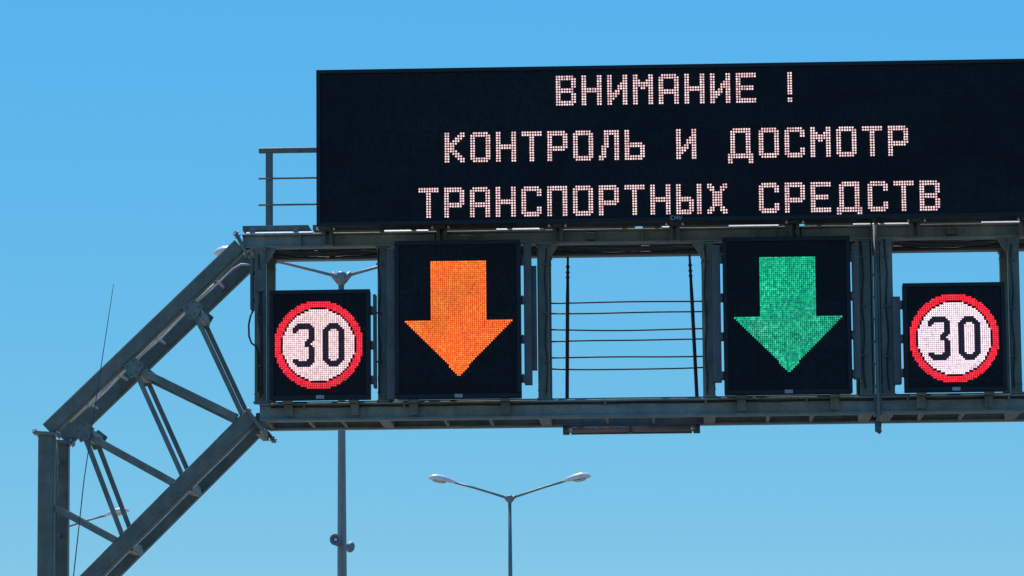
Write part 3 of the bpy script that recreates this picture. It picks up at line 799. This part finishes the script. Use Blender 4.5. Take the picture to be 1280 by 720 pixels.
# ------------------------------------------------------------------ street lamps
def lamp_head(t, side, reach=1.0, rise=1.0):
    """cobra-head luminaire; axis along side*X, rising a little"""
    rings = []
    prof = [(0.00, 0.030, 0.030, 0.0), (0.06, 0.050, 0.045, 0.004), (0.18, 0.090, 0.085, 0.012), (0.36, 0.140, 0.118, 0.020), (0.54, 0.165, 0.130, 0.022), (0.68, 0.150, 0.115, 0.014), (0.77, 0.105, 0.080, -0.002), (0.82, 0.035, 0.030, -0.016)]
    def ring(x, wy, h, dz, z0, s):
        out = []
        for k in range(16):
            a = 2 * math.pi * k / 16
            zz = math.sin(a) * h
            if zz < 0: zz *= 0.55
            out.append((s * x, math.cos(a) * wy, z0 + dz + zz))
        return out
    base = Vector((side * 1.58 * reach, 0, 9.955 + 0.445 * rise)); tilt = R(11) * rise * -side
    mat = Matrix.Translation(base) @ Matrix.Rotation(tilt, 4, 'Y')
    mb = MB()
    mb.loft([[mat @ Vector(p) for p in ring(x, w, h, dz, 0, side)] for x, w, h, dz in prof])
    hd = mb.build("lamp_head", M_HEAD, t)
    mb = MB(); rs = []
    for x, w, h in ((0.30, 0.05, 0.01), (0.36, 0.095, 0.035), (0.50, 0.115, 0.05), (0.64, 0.10, 0.04), (0.71, 0.05, 0.01)):
        rs.append([mat @ Vector((side * x, math.cos(2 * math.pi * k / 16) * w, -0.040 - (0.5 - 0.5 * math.sin(2 * math.pi * k / 16)) * h * 1.4)) for k in range(16)])
    mb.loft(rs); mb.build("lens", M_GLASS, hd)

def street_lamp(label, loc, rz, sides, group, reach=1.0, rise=1.0):
    t = thing("street_lamp", label, "street lamp", loc, rz, group)
    mb = MB()
    mb.tube([(0, 0, 0), (0, 0, 0.8), (0, 0, 0.82), (0, 0, 5.3), (0, 0, 7.4), (0, 0, 9.93)], [0.13, 0.125, 0.095, 0.076, 0.062, 0.047], 16)
    mb.box(-0.2, 0.2, -0.2, 0.2, 0.0, 0.03, 0.004)
    mb.build("pole", M_POLE, t)
    mb = MB(); mb.tube([(0, 0, 9.80), (0, 0, 9.88), (0, 0, 10.0), (0, 0, 10.03)], [0.05, 0.075, 0.085, 0.05], 14)
    for s in sides: mb.tube([(s * 0.03, 0, 9.86), (s * 0.16, 0, 10.01)], [0.05, 0.045], 10)
    mb.build("pole_cap", M_POLE, t)
    for s in sides:
        mb = MB(); mb.tube([(s * 0.08, 0, 9.955), (s * 0.5 * reach, 0, 9.955 + 0.13 * rise), (s * 1.1 * reach, 0, 9.955 + 0.31 * rise), (s * 1.66 * reach, 0, 9.955 + 0.455 * rise)], [r * (1.0 if reach > 0.9 else 0.72) for r in (0.036, 0.034, 0.032, 0.030)], 10)
        mb.build("arm", M_POLE, t)
        lamp_head(t, s, reach, rise)
    return t
GL = "street lamps behind the gantry"
street_lamp("tall grey street lamp pole with horn speakers, partly hidden behind the left speed sign", (-5.20, 22, 0), 0, (-1, 1), GL, 0.80, 0.70)
street_lamp("whole two armed street lamp seen below the gantry beam", (-4.37, 69, 0), 0, (-1, 1), GL, 0.95)
street_lamp("distant street lamp arm and head seen through the lattice beside the left column", (-19.13, 80, 0), 0, (1,), GL)

# horn loudspeakers on the near lamp pole
def horn(label, loc, rz, rx):
    h = thing("horn_loudspeaker", label, "loudspeaker", loc, rz, "horn loudspeakers on the lamp pole")
    mb = MB()
    prof = [(0.10, 0.03), (0.0, 0.035), (-0.06, 0.05), (-0.12, 0.075), (-0.165, 0.105), (-0.17, 0.110), (-0.162, 0.100), (-0.11, 0.062), (-0.05, 0.035)]
    n = 24
    rot = Matrix.Rotation(rx, 4, 'X')
    mb.loft([[rot @ Vector((math.cos(2 * math.pi * k / n) * r, y, math.sin(2 * math.pi * k / n) * r)) for k in range(n)] for y, r in prof])
    hn = mb.build("horn", M_HORN, h)
    mb = MB(); mb.loft([[rot @ Vector((math.cos(2 * math.pi * k / n) * r, y, math.sin(2 * math.pi * k / n) * r)) for k in range(n)] for y, r in ((-0.03, 0.02), (-0.10, 0.034), (-0.14, 0.030), (-0.15, 0.012))])
    mb.build("reflex_cone", M_HEAD, hn)
    mb = MB(); mb.loft([[rot @ Vector((math.cos(2 * math.pi * k / n) * r, y, math.sin(2 * math.pi * k / n) * r)) for k in range(n)] for y, r in ((0.06, 0.03), (0.065, 0.062), (0.15, 0.058), (0.16, 0.03))])
    mb.build("driver", M_HORN, h)
    mb = MB(); mb.box(-0.02, 0.02, -0.02, 0.13, -0.10, -0.08, 0.003); mb.box(-0.05, 0.05, 0.10, 0.13, -0.12, 0.02, 0.003); mb.build("bracket", M_POLE, h)
    h.scale = (0.84, 0.84, 0.84)
    return h
horn("horn loudspeaker on lamp pole with its open mouth facing the road traffic", (-5.265, 21.80, 5.655), R(-6), R(4))
horn("horn loudspeaker on lamp pole turned aside, lower and partly behind the other", (-5.160, 22.13, 5.575), R(150), R(4))

# ------------------------------------------------------------------ thin whip antenna on the verge before the gantry
A = thing("whip_antenna", "very thin tall leaning whip antenna crossing in front of the slanted lattice", "antenna", (-6.07, -3.0, 0))
mb = MB(); mb.tube([(0, 0, 0.30), (0.12, 0, 1.6), (0.25, 0, 2.7), (0.37, 0, 3.665), (0.466, 0, 4.592), (0.578, 0, 5.368), (0.744, 0, 6.50)], [0.011, 0.009, 0.007, 0.0055, 0.005, 0.0045, 0.003], 8); mb.build("whip", M_WIRE, A)
mb = MB(); mb.box(-0.16, 0.16, -0.16, 0.16, 0, 0.05, 0.01); mb.tube([(0, 0, 0.05), (0, 0, 0.32)], [0.05, 0.025], 14); mb.build("base", M_BRACK, A)
